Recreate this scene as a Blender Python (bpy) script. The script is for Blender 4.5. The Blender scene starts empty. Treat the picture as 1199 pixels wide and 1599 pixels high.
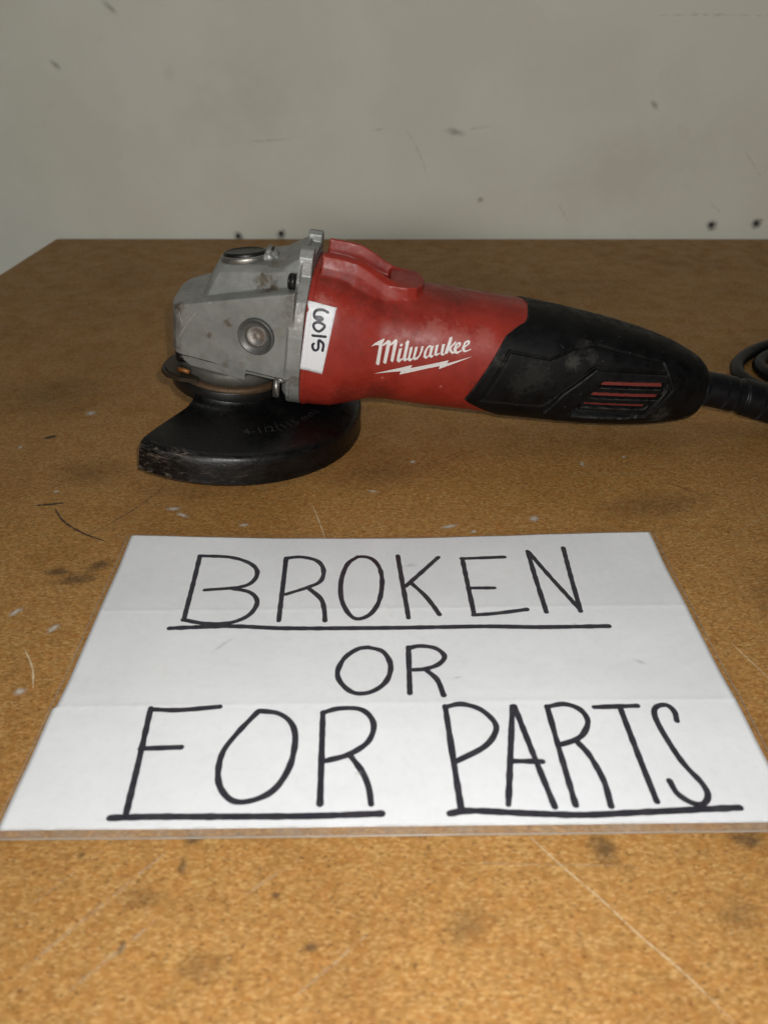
import bpy, bmesh, math, random
import numpy as np
from mathutils import Vector, Matrix, noise as mnoise
from mathutils.geometry import tessellate_polygon
random.seed(4)
scene = bpy.context.scene
col = scene.collection
R = math.radians
MM = 0.001

# ------------------------------------------------------------------ camera
PITCH = math.atan2(789, 1240)
cam = bpy.data.cameras.new('camera')
cam.sensor_fit = 'VERTICAL'; cam.sensor_height = 36.0; cam.sensor_width = 27.0
cam.lens = 1240 / 1599 * 36
cam.clip_start = 0.01; cam.clip_end = 50
cam.dof.use_dof = True; cam.dof.focus_distance = 0.345; cam.dof.aperture_fstop = 15
cam_ob = bpy.data.objects.new('camera', cam); col.objects.link(cam_ob)
cam_ob.location = (0, 0, 0.1875)
cam_ob.rotation_euler = (math.pi / 2 - PITCH, 0, 0)
scene.camera = cam_ob

# ------------------------------------------------------------------ light
world = bpy.data.worlds.new('World'); scene.world = world; world.use_nodes = True
world.node_tree.nodes['Background'].inputs[0].default_value = (0.93, 0.97, 1.0, 1)
world.node_tree.nodes['Background'].inputs[1].default_value = 0.014
def lamp(name, kind, loc, power, color, rot=(0, 0, 0), **kw):
    l = bpy.data.lights.new(name, kind); l.energy = power; l.color = color
    for k, v in kw.items(): setattr(l, k, v)
    o = bpy.data.objects.new(name, l); col.objects.link(o); o.location = loc; o.rotation_euler = rot
    return o
# the phone's flash beside the lens, and the ceiling light of the room
lamp('flash_lamp', 'POINT', (0.013, 0.004, 0.203), 3.55, (1.0, 0.985, 0.96), shadow_soft_size=0.004)
lamp('ceiling_lamp', 'AREA', (0.1, 0.42, 1.6), 1.5, (1.0, 0.97, 0.9), shape='RECTANGLE', size=1.2, size_y=0.3)
lamp('room_lamp', 'AREA', (-0.3, -3.4, 0.84), 37.5, (1.0, 0.985, 0.95), rot=(R(78), 0, 0), shape='RECTANGLE', size=1.6, size_y=0.5)
scene.cycles.max_bounces = 5; scene.cycles.transparent_max_bounces = 10; scene.cycles.caustics_reflective = False; scene.cycles.caustics_refractive = False
scene.view_settings.view_transform = 'Standard'; scene.view_settings.look = 'None'
scene.view_settings.exposure = 0.0; scene.view_settings.gamma = 1.0
scene.view_settings.use_curve_mapping = False

# ------------------------------------------------------------------ node helper
class NT:
    def __init__(s, name):
        s.m = bpy.data.materials.new(name); s.m.use_nodes = True
        s.t = s.m.node_tree; s.t.nodes.clear()
        s.out = s.t.nodes.new('ShaderNodeOutputMaterial')
        s.b = s.t.nodes.new('ShaderNodeBsdfPrincipled')
        s.t.links.new(s.b.outputs[0], s.out.inputs[0])
        tc = s.t.nodes.new('ShaderNodeTexCoord'); s.uv = tc.outputs['UV']
        s.obj = s.vm('SCALE', tc.outputs['Object'], scale=1000.0)      # millimetres
    def put(s, sock, v):
        if hasattr(v, 'is_linked') or hasattr(v, 'links'): s.t.links.new(v, sock)
        else:
            if isinstance(v, tuple) and len(v) == 3 and sock.type == 'RGBA': v = v + (1,)
            sock.default_value = v
    def vm(s, op, a, b=None, scale=None):
        n = s.t.nodes.new('ShaderNodeVectorMath'); n.operation = op
        s.put(n.inputs[0], a)
        if b is not None: s.put(n.inputs[1], b)
        if scale is not None: s.put(n.inputs['Scale'], scale)
        return n.outputs['Value'] if op in ('LENGTH', 'DISTANCE', 'DOT_PRODUCT') else n.outputs['Vector']
    def ma(s, op, a, b=0.0, clamp=False):
        n = s.t.nodes.new('ShaderNodeMath'); n.operation = op; n.use_clamp = clamp
        s.put(n.inputs[0], a); s.put(n.inputs[1], b); return n.outputs[0]
    def sep(s, v):
        n = s.t.nodes.new('ShaderNodeSeparateXYZ'); s.put(n.inputs[0], v); return n.outputs
    def comb(s, x, y, z):
        n = s.t.nodes.new('ShaderNodeCombineXYZ')
        for i, v in enumerate((x, y, z)): s.put(n.inputs[i], v)
        return n.outputs[0]
    def mapv(s, v, scale=(1, 1, 1), rot=(0, 0, 0), loc=(0, 0, 0)):
        n = s.t.nodes.new('ShaderNodeMapping'); s.put(n.inputs[0], v)
        n.inputs['Location'].default_value = loc; n.inputs['Rotation'].default_value = rot; n.inputs['Scale'].default_value = scale
        return n.outputs[0]
    flat = False
    def noise(s, v, scale, detail=3.0, rough=0.55, dist=0.0):
        n = s.t.nodes.new('ShaderNodeTexNoise'); n.noise_dimensions = '2D' if s.flat else '3D'; s.put(n.inputs['Vector'], v)
        n.inputs['Scale'].default_value = scale; n.inputs['Detail'].default_value = detail
        n.inputs['Roughness'].default_value = rough; n.inputs['Distortion'].default_value = dist
        return n.outputs['Fac']
    def vor(s, v, scale, rnd=1.0):
        n = s.t.nodes.new('ShaderNodeTexVoronoi'); n.voronoi_dimensions = '2D' if s.flat else '3D'; s.put(n.inputs['Vector'], v)
        n.inputs['Scale'].default_value = scale; n.inputs['Randomness'].default_value = rnd
        return n.outputs
    def ss(s, v, lo, hi, a=0.0, b=1.0):
        n = s.t.nodes.new('ShaderNodeMapRange'); n.interpolation_type = 'SMOOTHSTEP'
        s.put(n.inputs[0], v); n.inputs[1].default_value = lo; n.inputs[2].default_value = hi
        n.inputs[3].default_value = a; n.inputs[4].default_value = b
        return n.outputs[0]
    def mix(s, f, a, b, mode='MIX'):
        n = s.t.nodes.new('ShaderNodeMix'); n.data_type = 'RGBA'; n.blend_type = mode
        s.put(n.inputs[0], f); s.put(n.inputs[6], a); s.put(n.inputs[7], b); return n.outputs[2]
    def ramp(s, f, stops):
        n = s.t.nodes.new('ShaderNodeValToRGB'); s.put(n.inputs[0], f); e = n.color_ramp.elements
        while len(e) < len(stops): e.new(0.5)
        for el, (p, c) in zip(e, stops): el.position = p; el.color = tuple(c) + (1,)
        return n.outputs[0]
    def spots(s, lst, v=None, wob=0.35):
        """soft stains round given points (x, y, z, radius, strength), broken up by noise"""
        v = v or s.obj; acc = None
        nz = s.noise(v, 0.55, 4, 0.7)
        for (x, y, z, r, k) in lst:
            d = s.vm('DISTANCE', v, (x, y, z))
            f = s.ss(s.ma('ADD', s.ma('DIVIDE', d, r), s.ma('MULTIPLY', s.ma('SUBTRACT', nz, 0.5), 2.4)), 0.25, 1.0, k, 0.0)
            acc = f if acc is None else s.ma('MAXIMUM', acc, f)
        return acc
    def point(s, lo, hi, a=0.0, b=1.0):
        return s.ss(s.t.nodes.new('ShaderNodeNewGeometry').outputs['Pointiness'], lo, hi, a, b)
    def bump(s, h, strength=0.3, dist=0.0003):
        n = s.t.nodes.new('ShaderNodeBump'); n.inputs['Strength'].default_value = strength
        n.inputs['Distance'].default_value = dist; s.put(n.inputs['Height'], h)
        s.t.links.new(n.outputs[0], s.b.inputs['Normal'])
    def set(s, **kw):
        for k, v in kw.items(): s.put(s.b.inputs[k.replace('_', ' ')], v)
        return s

# ------------------------------------------------------------------ materials
MAT = {}
def plain(name, color, rough=0.5, metal=0.0, spec=0.5, var=0.25, sc=0.35):
    n = NT(name); f = n.noise(n.obj, sc, 5, 0.65)
    c = n.mix(f, tuple(x * (1 - var) for x in color), tuple(min(1, x * (1 + var)) for x in color))
    n.set(Base_Color=c, Roughness=n.ss(n.noise(n.obj, sc * 2.3, 4), 0.2, 0.8, rough * 0.85, min(1, rough * 1.2)), Metallic=metal)
    n.b.inputs['Specular IOR Level'].default_value = spec
    MAT[name] = n.m; return n

# table: oiled chipboard, flakes lying in every direction
n = NT('chipboard'); n.flat = True
wz = n.t.nodes.new('ShaderNodeTexNoise'); n.put(wz.inputs['Vector'], n.obj); wz.inputs['Scale'].default_value = 0.6; wz.inputs['Detail'].default_value = 1.0
warp = n.vm('ADD', n.obj, n.vm('SCALE', wz.outputs['Color'], scale=0.9))
big = n.noise(n.obj, 0.012, 3, 0.6); mid = n.noise(n.mapv(n.obj, loc=(77, 12, 5)), 0.06, 4, 0.65)
c = n.mix(n.ss(n.noise(n.obj, 0.5, 5, 0.72), 0.28, 0.74), (0.258, 0.130, 0.035), (0.362, 0.198, 0.063))
c = n.mix(n.ss(n.noise(n.mapv(n.obj, loc=(17, 52, 5)), 0.22, 3, 0.6), 0.35, 0.7, 0.0, 0.5), c, n.mix(1.0, c, (1.12, 0.90, 0.72), 'MULTIPLY'))
for i, (rot, sx, sy, lo, hi, colr, k) in enumerate([
        (0.35, 0.42, 1.0, 0.55, 0.95, (0.50, 0.31, 0.115), 0.5), (1.45, 0.6, 1.5, 0.6, 0.95, (0.48, 0.27, 0.09), 0.5),
        (2.5, 0.5, 1.2, 0.62, 0.95, (0.17, 0.072, 0.02), 0.4), (0.9, 0.75, 3.0, 0.88, 0.95, (0.60, 0.42, 0.20), 0.5),
        (2.0, 0.8, 1.5, 0.93, 0.97, (0.075, 0.036, 0.016), 0.6)]):
    v = n.vor(n.mapv(warp, scale=(sx * 1.15, sy * 1.15, 1), rot=(0, 0, rot), loc=(13.7 * i, 5.1 * i, 0.5)), 1.0)
    cellv = n.sep(v['Color'])[0]
    f = n.ma('MULTIPLY', n.ss(cellv, lo, hi), n.ss(v['Distance'], 0.62, 0.3, 0.0, k))
    c = n.mix(f, c, colr)
c = n.mix(n.ss(big, 0.4, 0.7, 0.0, 0.35), c, n.mix(1.0, c, (0.66, 0.57, 0.46), 'MULTIPLY'))
c = n.mix(n.ss(mid, 0.5, 0.75, 0.0, 0.3), c, n.mix(1.0, c, (0.66, 0.58, 0.5), 'MULTIPLY'))
n.set(Base_Color=c, Roughness=n.ss(mid, 0.3, 0.7, 0.42, 0.6))
n.b.inputs['Specular IOR Level'].default_value = 0.17
n.bump(n.noise(n.obj, 0.7, 2, 0.7), 0.3, 0.00025)
MAT['chipboard'] = n.m

n = NT('wall_paint')
xyz = n.sep(n.obj); n.obj = n.comb(xyz[0], xyz[2], 0.0); n.flat = True
f1 = n.noise(n.obj, 0.008, 5, 0.6); f2 = n.noise(n.mapv(n.obj, loc=(3, 40, 9)), 0.035, 5, 0.7)
c = n.mix(n.ss(f1, 0.35, 0.65), (0.67, 0.665, 0.568), (0.71, 0.705, 0.615))
c = n.mix(n.ss(f2, 0.6, 0.8, 0.0, 0.15), c, (0.5, 0.46, 0.34))
n.set(Base_Color=c, Roughness=0.6); n.b.inputs['Specular IOR Level'].default_value = 0.3
n.bump(n.noise(n.obj, 0.35, 4, 0.6), 0.25, 0.0006); MAT['wall_paint'] = n.m
plain('hole_dark', (0.012, 0.012, 0.012), 0.9, spec=0.1)

n = NT('paper'); n.flat = True
cl = n.noise(n.obj, 0.02, 5, 0.65)
c = n.mix(n.ss(cl, 0.35, 0.7), (0.705, 0.72, 0.74), (0.745, 0.758, 0.775))
c = n.mix(n.ss(n.noise(n.mapv(n.obj, loc=(50, 3, 1)), 0.05, 5, 0.7), 0.62, 0.8, 0.0, 0.15), c, (0.68, 0.66, 0.62))
c = n.mix(n.ss(n.noise(n.mapv(n.obj, loc=(9, 33, 1)), 0.9, 3, 0.6), 0.74, 0.79, 0.0, 0.45), c, (0.33, 0.31, 0.29))
n.set(Base_Color=c, Roughness=0.55); n.b.inputs['Specular IOR Level'].default_value = 0.3
n.bump(n.noise(n.obj, 0.06, 4, 0.6), 0.2, 0.001); MAT['paper'] = n.m
plain('ink', (0.017, 0.016, 0.026), 0.42, spec=0.4, var=0.85, sc=0.9)

n = NT('film'); n.flat = True      # clear laminating film
tr = n.t.nodes.new('ShaderNodeBsdfTransparent'); gl = n.t.nodes.new('ShaderNodeBsdfGlossy'); df = n.t.nodes.new('ShaderNodeBsdfDiffuse')
gl.inputs['Roughness'].default_value = 0.16; df.inputs['Color'].default_value = (0.55, 0.5, 0.44, 1)
fr = n.t.nodes.new('ShaderNodeLayerWeight'); fr.inputs[0].default_value = 0.5
m1 = n.t.nodes.new('ShaderNodeMixShader'); m2 = n.t.nodes.new('ShaderNodeMixShader')
n.put(m1.inputs[0], n.ss(n.noise(n.obj, 0.25, 5, 0.7), 0.4, 0.85, 0.0, 0.05)); n.t.links.new(tr.outputs[0], m1.inputs[1]); n.t.links.new(df.outputs[0], m1.inputs[2])
n.put(m2.inputs[0], n.ma('ADD', n.ma('MULTIPLY', n.ma('POWER', fr.outputs['Facing'], 5.0), 0.5), 0.03)); n.t.links.new(m1.outputs[0], m2.inputs[1]); n.t.links.new(gl.outputs[0], m2.inputs[2])
n.t.links.new(m2.outputs[0], n.out.inputs[0]); MAT['film'] = n.m
plain('film_edge', (0.30, 0.27, 0.23), 0.3)
n = NT('film_hem'); n.flat = True
n.set(Base_Color=(0.46, 0.42, 0.37), Roughness=0.25, Alpha=n.ss(n.noise(n.obj, 0.15, 4), 0.3, 0.7, 0.16, 0.34)); MAT['film_hem'] = n.m

def decal_mat(name, color, alpha, kind, lo=0.35, hi=0.65, sc=0.5, rough=0.7):
    n = NT(name); u = n.sep(n.uv)
    nz = n.noise(n.mapv(n.obj, loc=(sum(map(ord, name)) % 97, 0, 0)), sc, 5, 0.75)
    if kind == 'blob':
        rr = n.vm('LENGTH', n.uv)
        f = n.ss(n.ma('ADD', rr, n.ma('MULTIPLY', n.ma('SUBTRACT', nz, 0.5), 1.3)), 0.0, 0.9, alpha, 0.0)
        f = n.ma('MULTIPLY', f, n.ss(rr, 0.75, 1.0, 1.0, 0.0))
    else:
        f = n.ma('MULTIPLY', n.ss(nz, lo, hi, 0.0, alpha), n.ss(n.ma('ABSOLUTE', u[1]), 0.3, 1.0, 1.0, 0.0))
    n.set(Base_Color=color, Roughness=rough, Alpha=f); MAT[name] = n.m
decal_mat('dark_stain', (0.030, 0.022, 0.016), 0.42, 'blob', sc=0.35)
decal_mat('soft_stain', (0.06, 0.035, 0.018), 0.2, 'blob', sc=0.12)
decal_mat('grey_smudge', (0.17, 0.17, 0.168), 0.3, 'blob', sc=0.10)
decal_mat('hole_smudge', (0.09, 0.09, 0.088), 0.6, 'blob', sc=0.15)
decal_mat('paper_smudge', (0.42, 0.41, 0.40), 0.2, 'blob', sc=0.8)
decal_mat('yellow_smudge', (0.38, 0.34, 0.24), 0.06, 'blob', sc=0.06)
decal_mat('white_fleck', (0.55, 0.49, 0.41), 0.85, 'blob', sc=0.9)
decal_mat('pale_scratch', (0.62, 0.47, 0.28), 0.85, 'line', 0.3, 0.55, 0.5)
decal_mat('faint_scratch', (0.55, 0.42, 0.27), 0.38, 'line', 0.4, 0.62, 0.6)
decal_mat('dark_scratch', (0.03, 0.024, 0.02), 0.85, 'line', 0.3, 0.55, 0.6)
decal_mat('faint_dark', (0.05, 0.04, 0.03), 0.6, 'line', 0.38, 0.6, 0.5)
decal_mat('wall_scuff', (0.26, 0.26, 0.26), 0.28, 'line', 0.42, 0.65, 0.25)
decal_mat('wall_faint', (0.40, 0.38, 0.32), 0.2, 'line', 0.35, 0.65, 0.2)

# painted cast metal of the gear head, dirty and scratched
n = NT('cast_metal')
c = n.mix(n.ss(n.noise(n.obj, 0.09, 5, 0.6), 0.3, 0.7), (0.19, 0.194, 0.182), (0.25, 0.254, 0.238))
sc1 = n.noise(n.mapv(n.obj, scale=(0.25, 0.25, 2.2), rot=(0, 0.6, 0)), 0.8, 3, 0.6)
sc2 = n.noise(n.mapv(n.obj, scale=(2.2, 0.3, 0.22), rot=(0, 0.35, 0), loc=(7, 3, 2)), 0.8, 3, 0.6)
msk = n.ss(n.noise(n.mapv(n.obj, loc=(4, 5, 6)), 0.1, 3), 0.48, 0.62)
c = n.mix(n.ma('MULTIPLY', n.ss(n.ma('MAXIMUM', sc1, sc2), 0.70, 0.74, 0.0, 0.55), msk), c, (0.45, 0.45, 0.43))
c = n.mix(n.ss(n.noise(n.mapv(n.obj, loc=(1, 8, 2)), 0.75, 4, 0.6), 0.66, 0.74, 0.0, 0.65), c, (0.06, 0.05, 0.035))
c = n.mix(n.ss(n.noise(n.mapv(n.obj, loc=(21, 8, 2)), 0.16, 5, 0.7), 0.53, 0.78, 0.0, 0.55), c, (0.15, 0.12, 0.08))
sp = n.spots([(17, -20, 78, 6, 0.85), (21.5, -21.5, 75, 5, 0.9), (2.7, -26, 58.5, 2.8, 0.8), (-5.3, -24, 50.5, 2.2, 0.6), (-21, -19, 60.5, 4.5, 0.85),
              (35, -32, 79, 7, 0.55), (35, -32.5, 68, 8, 0.35), (-23, -18, 52, 5, 0.5), (36, -31, 38, 5, 0.5), (22, -12, 83, 6, 0.6), (-24, -18, 41, 5, 0.7), (3, -26, 38, 3, 0.5)])
c = n.mix(sp, c, n.mix(n.noise(n.obj, 1.2, 2), (0.035, 0.026, 0.016), (0.12, 0.085, 0.045)))
c = n.mix(n.ma('MULTIPLY', n.point(0.53, 0.60, 0.0, 0.75), n.ss(n.noise(n.obj, 0.35, 3), 0.35, 0.6)), c, (0.46, 0.46, 0.44))
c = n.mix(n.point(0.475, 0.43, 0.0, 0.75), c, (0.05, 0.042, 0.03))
n.set(Base_Color=c, Metallic=0.2, Roughness=n.ss(n.noise(n.obj, 0.3, 5, 0.7), 0.3, 0.7, 0.3, 0.52))
n.bump(n.noise(n.obj, 0.9, 5, 0.75), 0.4, 0.0003); MAT['cast_metal'] = n.m
plain('socket_grey', (0.10, 0.10, 0.095), 0.42, 0.4, var=0.4, sc=0.6)
plain('bright_metal', (0.50, 0.50, 0.49), 0.3, 0.85, var=0.3, sc=0.8)
plain('dull_metal', (0.085, 0.08, 0.068), 0.5, 0.3, var=0.4, sc=0.25)
plain('worn_metal', (0.30, 0.29, 0.27), 0.42, 0.85, var=0.45, sc=0.5)
plain('rusty_metal', (0.10, 0.06, 0.03), 0.6, 0.5, var=0.6, sc=0.5)
plain('dark_steel', (0.010, 0.0095, 0.009), 0.42, 0.3, var=0.5, sc=0.4)
plain('brown_plate', (0.03, 0.021, 0.012), 0.45, 0.3, var=0.4, sc=0.3)
plain('copper_spring', (0.22, 0.08, 0.018), 0.45, 0.3)

n = NT('red_plastic')
c = n.mix(n.ss(n.noise(n.obj, 0.07, 5, 0.65), 0.3, 0.7), (0.205, 0.016, 0.009), (0.272, 0.026, 0.016))
c = n.mix(n.ss(n.noise(n.mapv(n.obj, loc=(3, 4, 11)), 0.11, 6, 0.7), 0.56, 0.78, 0.0, 0.25), c, (0.38, 0.09, 0.07))
c = n.mix(n.ss(n.noise(n.mapv(n.obj, loc=(13, 4, 1)), 0.14, 6, 0.75), 0.56, 0.76, 0.0, 0.55), c, (0.07, 0.016, 0.013))
s1 = n.noise(n.mapv(n.obj, scale=(0.16, 1, 2.6), rot=(0, 0.12, 0)), 0.9, 3, 0.6)
c = n.mix(n.ma('MULTIPLY', n.ss(s1, 0.70, 0.75, 0.0, 0.45), n.ss(n.noise(n.obj, 0.06, 2), 0.48, 0.6)), c, (0.5, 0.2, 0.17))
gr = n.spots([(46, -19, 84, 7, 0.35), (54, -20, 82, 8, 0.38), (62, -20, 78, 8, 0.38), (70, -20, 73, 8, 0.35), (78, -19, 71, 7, 0.3), (60, -28, 30, 10, 0.4), (75, -24, 32, 12, 0.45), (60, 0, 84, 8, 0.5), (105, -5, 78, 14, 0.4), (122, -27, 42, 8, 0.3)])
c = n.mix(gr, c, (0.055, 0.013, 0.010))
pa = n.spots([(97, -26, 68, 9, 0.35), (108, -26, 66, 9, 0.3), (84, -27, 64, 6, 0.25), (120, -24, 68, 7, 0.25), (45, -28, 76, 5, 0.4)])
c = n.mix(pa, c, (0.40, 0.15, 0.125))
c = n.mix(n.point(0.525, 0.57, 0.0, 0.5), c, (0.45, 0.13, 0.10))
n.set(Base_Color=c, Roughness=n.ss(n.noise(n.obj, 0.18, 5, 0.7), 0.3, 0.7, 0.34, 0.55))
n.b.inputs['Specular IOR Level'].default_value = 0.32
n.bump(n.noise(n.obj, 1.6, 3, 0.6), 0.12, 0.0002); MAT['red_plastic'] = n.m
plain('vent_red', (0.15, 0.020, 0.015), 0.5, var=0.25, sc=0.2)

n = NT('black_rubber')
c = n.mix(n.ss(n.noise(n.obj, 0.1, 5, 0.6), 0.3, 0.7), (0.002, 0.002, 0.0022), (0.005, 0.005, 0.0053))
c = n.mix(n.ss(n.noise(n.mapv(n.obj, loc=(4, 9, 2)), 0.09, 7, 0.72), 0.55, 0.76, 0.0, 0.10), c, (0.05, 0.048, 0.042))
c = n.mix(n.ss(n.noise(n.mapv(n.obj, scale=(0.3, 1, 1.8), rot=(0, -0.6, 0), loc=(6, 1, 1)), 0.9, 4, 0.65), 0.66, 0.75, 0.0, 0.35), c, (0.12, 0.115, 0.105))
c = n.mix(n.ss(n.noise(n.mapv(n.obj, loc=(9, 1, 7)), 0.9, 2, 0.6), 0.755, 0.785, 0.0, 0.7), c, (0.28, 0.26, 0.23))
sp = n.spots([(146, -27, 54, 10, 0.16), (141, -27, 49, 8, 0.14), (163, -25, 62, 5, 0.45), (172, -22, 64, 4, 0.3), (214, -17, 38, 7, 0.35), (128, -26, 58, 5, 0.3), (168, -22, 70, 5, 0.25)])
c = n.mix(sp, c, (0.075, 0.072, 0.062))
c = n.mix(n.ma('MULTIPLY', n.point(0.515, 0.58, 0.0, 0.8), n.ss(n.noise(n.obj, 0.3, 3), 0.3, 0.6)), c, (0.07, 0.068, 0.06))
n.set(Base_Color=c, Roughness=n.ss(n.noise(n.obj, 0.2, 5, 0.7), 0.3, 0.7, 0.42, 0.68))
n.b.inputs['Specular IOR Level'].default_value = 0.15
n.bump(n.noise(n.obj, 1.8, 3, 0.6), 0.15, 0.0002); MAT['black_rubber'] = n.m
plain('cord_rubber', (0.004, 0.0044, 0.0055), 0.42, spec=0.24, var=0.3, sc=0.2)

n = NT('guard_paint')
x, y, z = n.sep(n.obj)[0:3]
ang = n.ma('MULTIPLY', n.ma('ARCTAN2', y, x), 70.0); rad = n.vm('LENGTH', n.comb(x, y, 0.0))
pol = n.comb(ang, rad, z)
c = n.mix(n.ss(n.noise(n.obj, 0.12, 5, 0.65), 0.3, 0.7), (0.0015, 0.0015, 0.0016), (0.004, 0.004, 0.0042))
s1 = n.ma('MAXIMUM', n.noise(n.mapv(pol, scale=(0.10, 0.5, 0.55), rot=(0, 0.35, 0.0)), 0.9, 9, 0.82, 1.4), n.noise(n.mapv(pol, scale=(0.12, 0.4, 0.45), rot=(0, -0.3, 0.0), loc=(5, 5, 5)), 0.9, 7, 0.8, 0.8))
rim = n.ma('MULTIPLY', n.ss(z, 15.0, 13.0), n.ss(n.ma('ADD', ang, n.ma('MULTIPLY', n.noise(n.obj, 0.1, 3), 40.0)), -60.0, -115.0, 0.06, 1.0))
c = n.mix(n.ma('MULTIPLY', n.ss(s1, 0.52, 0.68, 0.0, 0.75), rim), c, n.mix(n.noise(n.obj, 0.6, 3), (0.12, 0.085, 0.055), (0.30, 0.26, 0.22)))
s2 = n.noise(n.mapv(n.obj, scale=(0.22, 1.6, 0.6), rot=(0, 0, 0.7), loc=(3, 3, 3)), 1.0, 4, 0.65)
c = n.mix(n.ss(s2, 0.69, 0.74, 0.0, 0.5), c, (0.2, 0.19, 0.17))
s3 = n.noise(n.mapv(n.obj, scale=(1.7, 0.2, 0.3), rot=(0, 0, 0.3), loc=(9, 3, 3)), 0.8, 4, 0.65)
c = n.mix(n.ss(s3, 0.71, 0.745, 0.0, 0.5), c, (0.24, 0.23, 0.21))
c = n.mix(n.ss(n.noise(n.mapv(n.obj, loc=(2, 2, 9)), 0.06, 6, 0.7), 0.5, 0.75, 0.0, 0.06), c, (0.07, 0.066, 0.06))
n.set(Base_Color=c, Roughness=n.ss(n.noise(n.obj, 0.25, 5, 0.7), 0.3, 0.7, 0.24, 0.46))
n.b.inputs['Specular IOR Level'].default_value = 0.33
n.bump(n.noise(n.obj, 0.9, 4, 0.7), 0.2, 0.0003); MAT['guard_paint'] = n.m
plain('embossed', (0.024, 0.0235, 0.022), 0.5, var=0.6, sc=0.5)
plain('sticker_paper', (0.68, 0.69, 0.71), 0.5, var=0.05, sc=0.1)
plain('logo_white', (0.62, 0.59, 0.57), 0.5, var=0.16, sc=0.5)
plain('bare_scratch', (0.5, 0.5, 0.48), 0.35, 0.6, var=0.3)

# ------------------------------------------------------------------ outlines (millimetres)
INK=[["B",[[[-77.3,55.9],[-75.9,16.3]],[[-76.7,55.9],[-64.9,54.9],[-56.7,50.9],[-53.1,45.5],[-53.9,39.4],[-58.4,35.8],[-71.5,34.0]],[[-61.9,35.1],[-54.3,32.4],[-50.8,26.6],[-52.6,19.3],[-58.9,14.9],[-68.0,14.5],[-76.2,16.5]]]],["R",[[[-42.6,54.4],[-41.7,15.6]],[[-42.6,54.2],[-36.6,55.0],[-30.0,52.3],[-27.2,46.2],[-28.0,39.0],[-32.7,35.1],[-40.5,30.9]],[[-32.7,35.1],[-27.4,28.2],[-25.7,21.7],[-25.1,15.3]]]],["O",[[[-14.1,55.1],[-10.8,55.1],[-7.6,52.9],[-5.1,47.0],[-4.3,37.7],[-5.6,26.1],[-8.8,18.7],[-13.5,16.1],[-17.0,19.7],[-19.6,28.1],[-20.0,39.9],[-17.8,50.4],[-14.1,54.9]]]],["K",[[[2.2,55.7],[5.0,16.5]],[[18.4,54.4],[4.5,35.3]],[[7.0,37.3],[12.0,28.8],[16.3,18.2]]]],["E",[[[28.0,53.6],[28.9,18.0]],[[27.6,53.4],[45.0,54.0]],[[28.4,34.0],[38.3,33.9]],[[28.6,17.8],[37.1,18.6],[48.5,20.5]]]],["N",[[[54.9,57.7],[55.3,18.9]],[[55.2,57.2],[68.0,19.7]],[[69.8,59.7],[67.9,19.3]]]],["_",[[[-80.1,12.0],[-58.6,13.0],[-37.9,11.5],[-3.8,11.2],[30.5,11.6],[53.2,10.8],[76.2,11.2]]]],["O",[[[-9.5,1.3],[-4.4,-1.0],[-1.9,-7.9],[-3.7,-15.7],[-8.7,-20.3],[-14.1,-20.5],[-18.2,-16.1],[-19.6,-10.8],[-17.5,-4.0],[-13.2,0.4],[-9.5,1.3]]]],["R",[[[4.4,1.2],[4.0,-20.9]],[[4.4,0.7],[8.3,1.8],[13.7,0.6],[16.5,-3.4],[14.3,-7.3],[9.8,-9.5],[5.5,-10.0]],[[9.8,-10.0],[13.2,-14.8],[14.8,-22.0]]]],["F",[[[-77.7,-26.5],[-75.5,-64.8]],[[-77.6,-26.9],[-68.7,-27.3],[-56.1,-26.1]],[[-77.1,-42.2],[-65.2,-41.8]]]],["O",[[[-43.5,-27.9],[-37.3,-29.1],[-33.0,-33.1],[-31.3,-39.4],[-32.1,-49.0],[-35.5,-56.9],[-40.5,-60.6],[-46.2,-61.3],[-50.3,-57.8],[-52.5,-52.2],[-52.5,-44.0],[-49.2,-36.7],[-43.9,-28.3]]]],["R",[[[-23.5,-29.0],[-22.6,-62.4]],[[-23.5,-29.0],[-18.3,-27.3],[-11.3,-28.0],[-7.7,-33.4],[-9.2,-40.3],[-14.9,-45.1],[-21.6,-47.4]],[[-14.9,-45.1],[-11.0,-51.6],[-9.1,-57.2],[-8.4,-62.8]]]],["_",[[[-79.5,-66.3],[-66.0,-66.0],[-39.7,-66.3],[-22.2,-66.3],[-5.6,-65.9]]]],["P",[[[14.9,-26.9],[16.4,-64.8]],[[14.9,-27.1],[20.1,-26.0],[25.9,-28.3],[29.7,-33.7],[29.1,-38.1],[25.2,-43.0],[16.6,-48.1]]]],["A",[[[36.1,-27.1],[29.6,-63.4]],[[36.7,-27.1],[42.3,-64.3]],[[33.0,-48.3],[41.7,-48.6]]]],["R",[[[47.0,-27.3],[48.2,-63.8]],[[46.9,-27.5],[52.5,-26.4],[57.1,-28.7],[58.5,-33.4],[55.9,-38.5],[52.5,-40.9],[47.8,-42.5]],[[53.4,-41.2],[56.0,-46.4],[58.0,-55.7],[57.9,-64.3]]]],["T",[[[61.8,-27.8],[75.6,-27.3]],[[69.9,-27.8],[71.0,-62.9]]]],["S",[[[86.1,-33.5],[86.5,-29.8],[84.9,-27.1],[81.6,-27.7],[79.9,-31.0],[80.4,-38.2],[82.7,-49.1],[85.7,-56.6],[86.0,-60.9],[83.6,-63.9],[80.6,-63.5],[77.6,-60.3],[76.8,-55.9]]]],["_",[[[13.2,-66.1],[19.0,-65.3],[34.7,-66.3],[49.5,-67.0],[65.5,-66.4],[93.3,-65.2]]]]]
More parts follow.
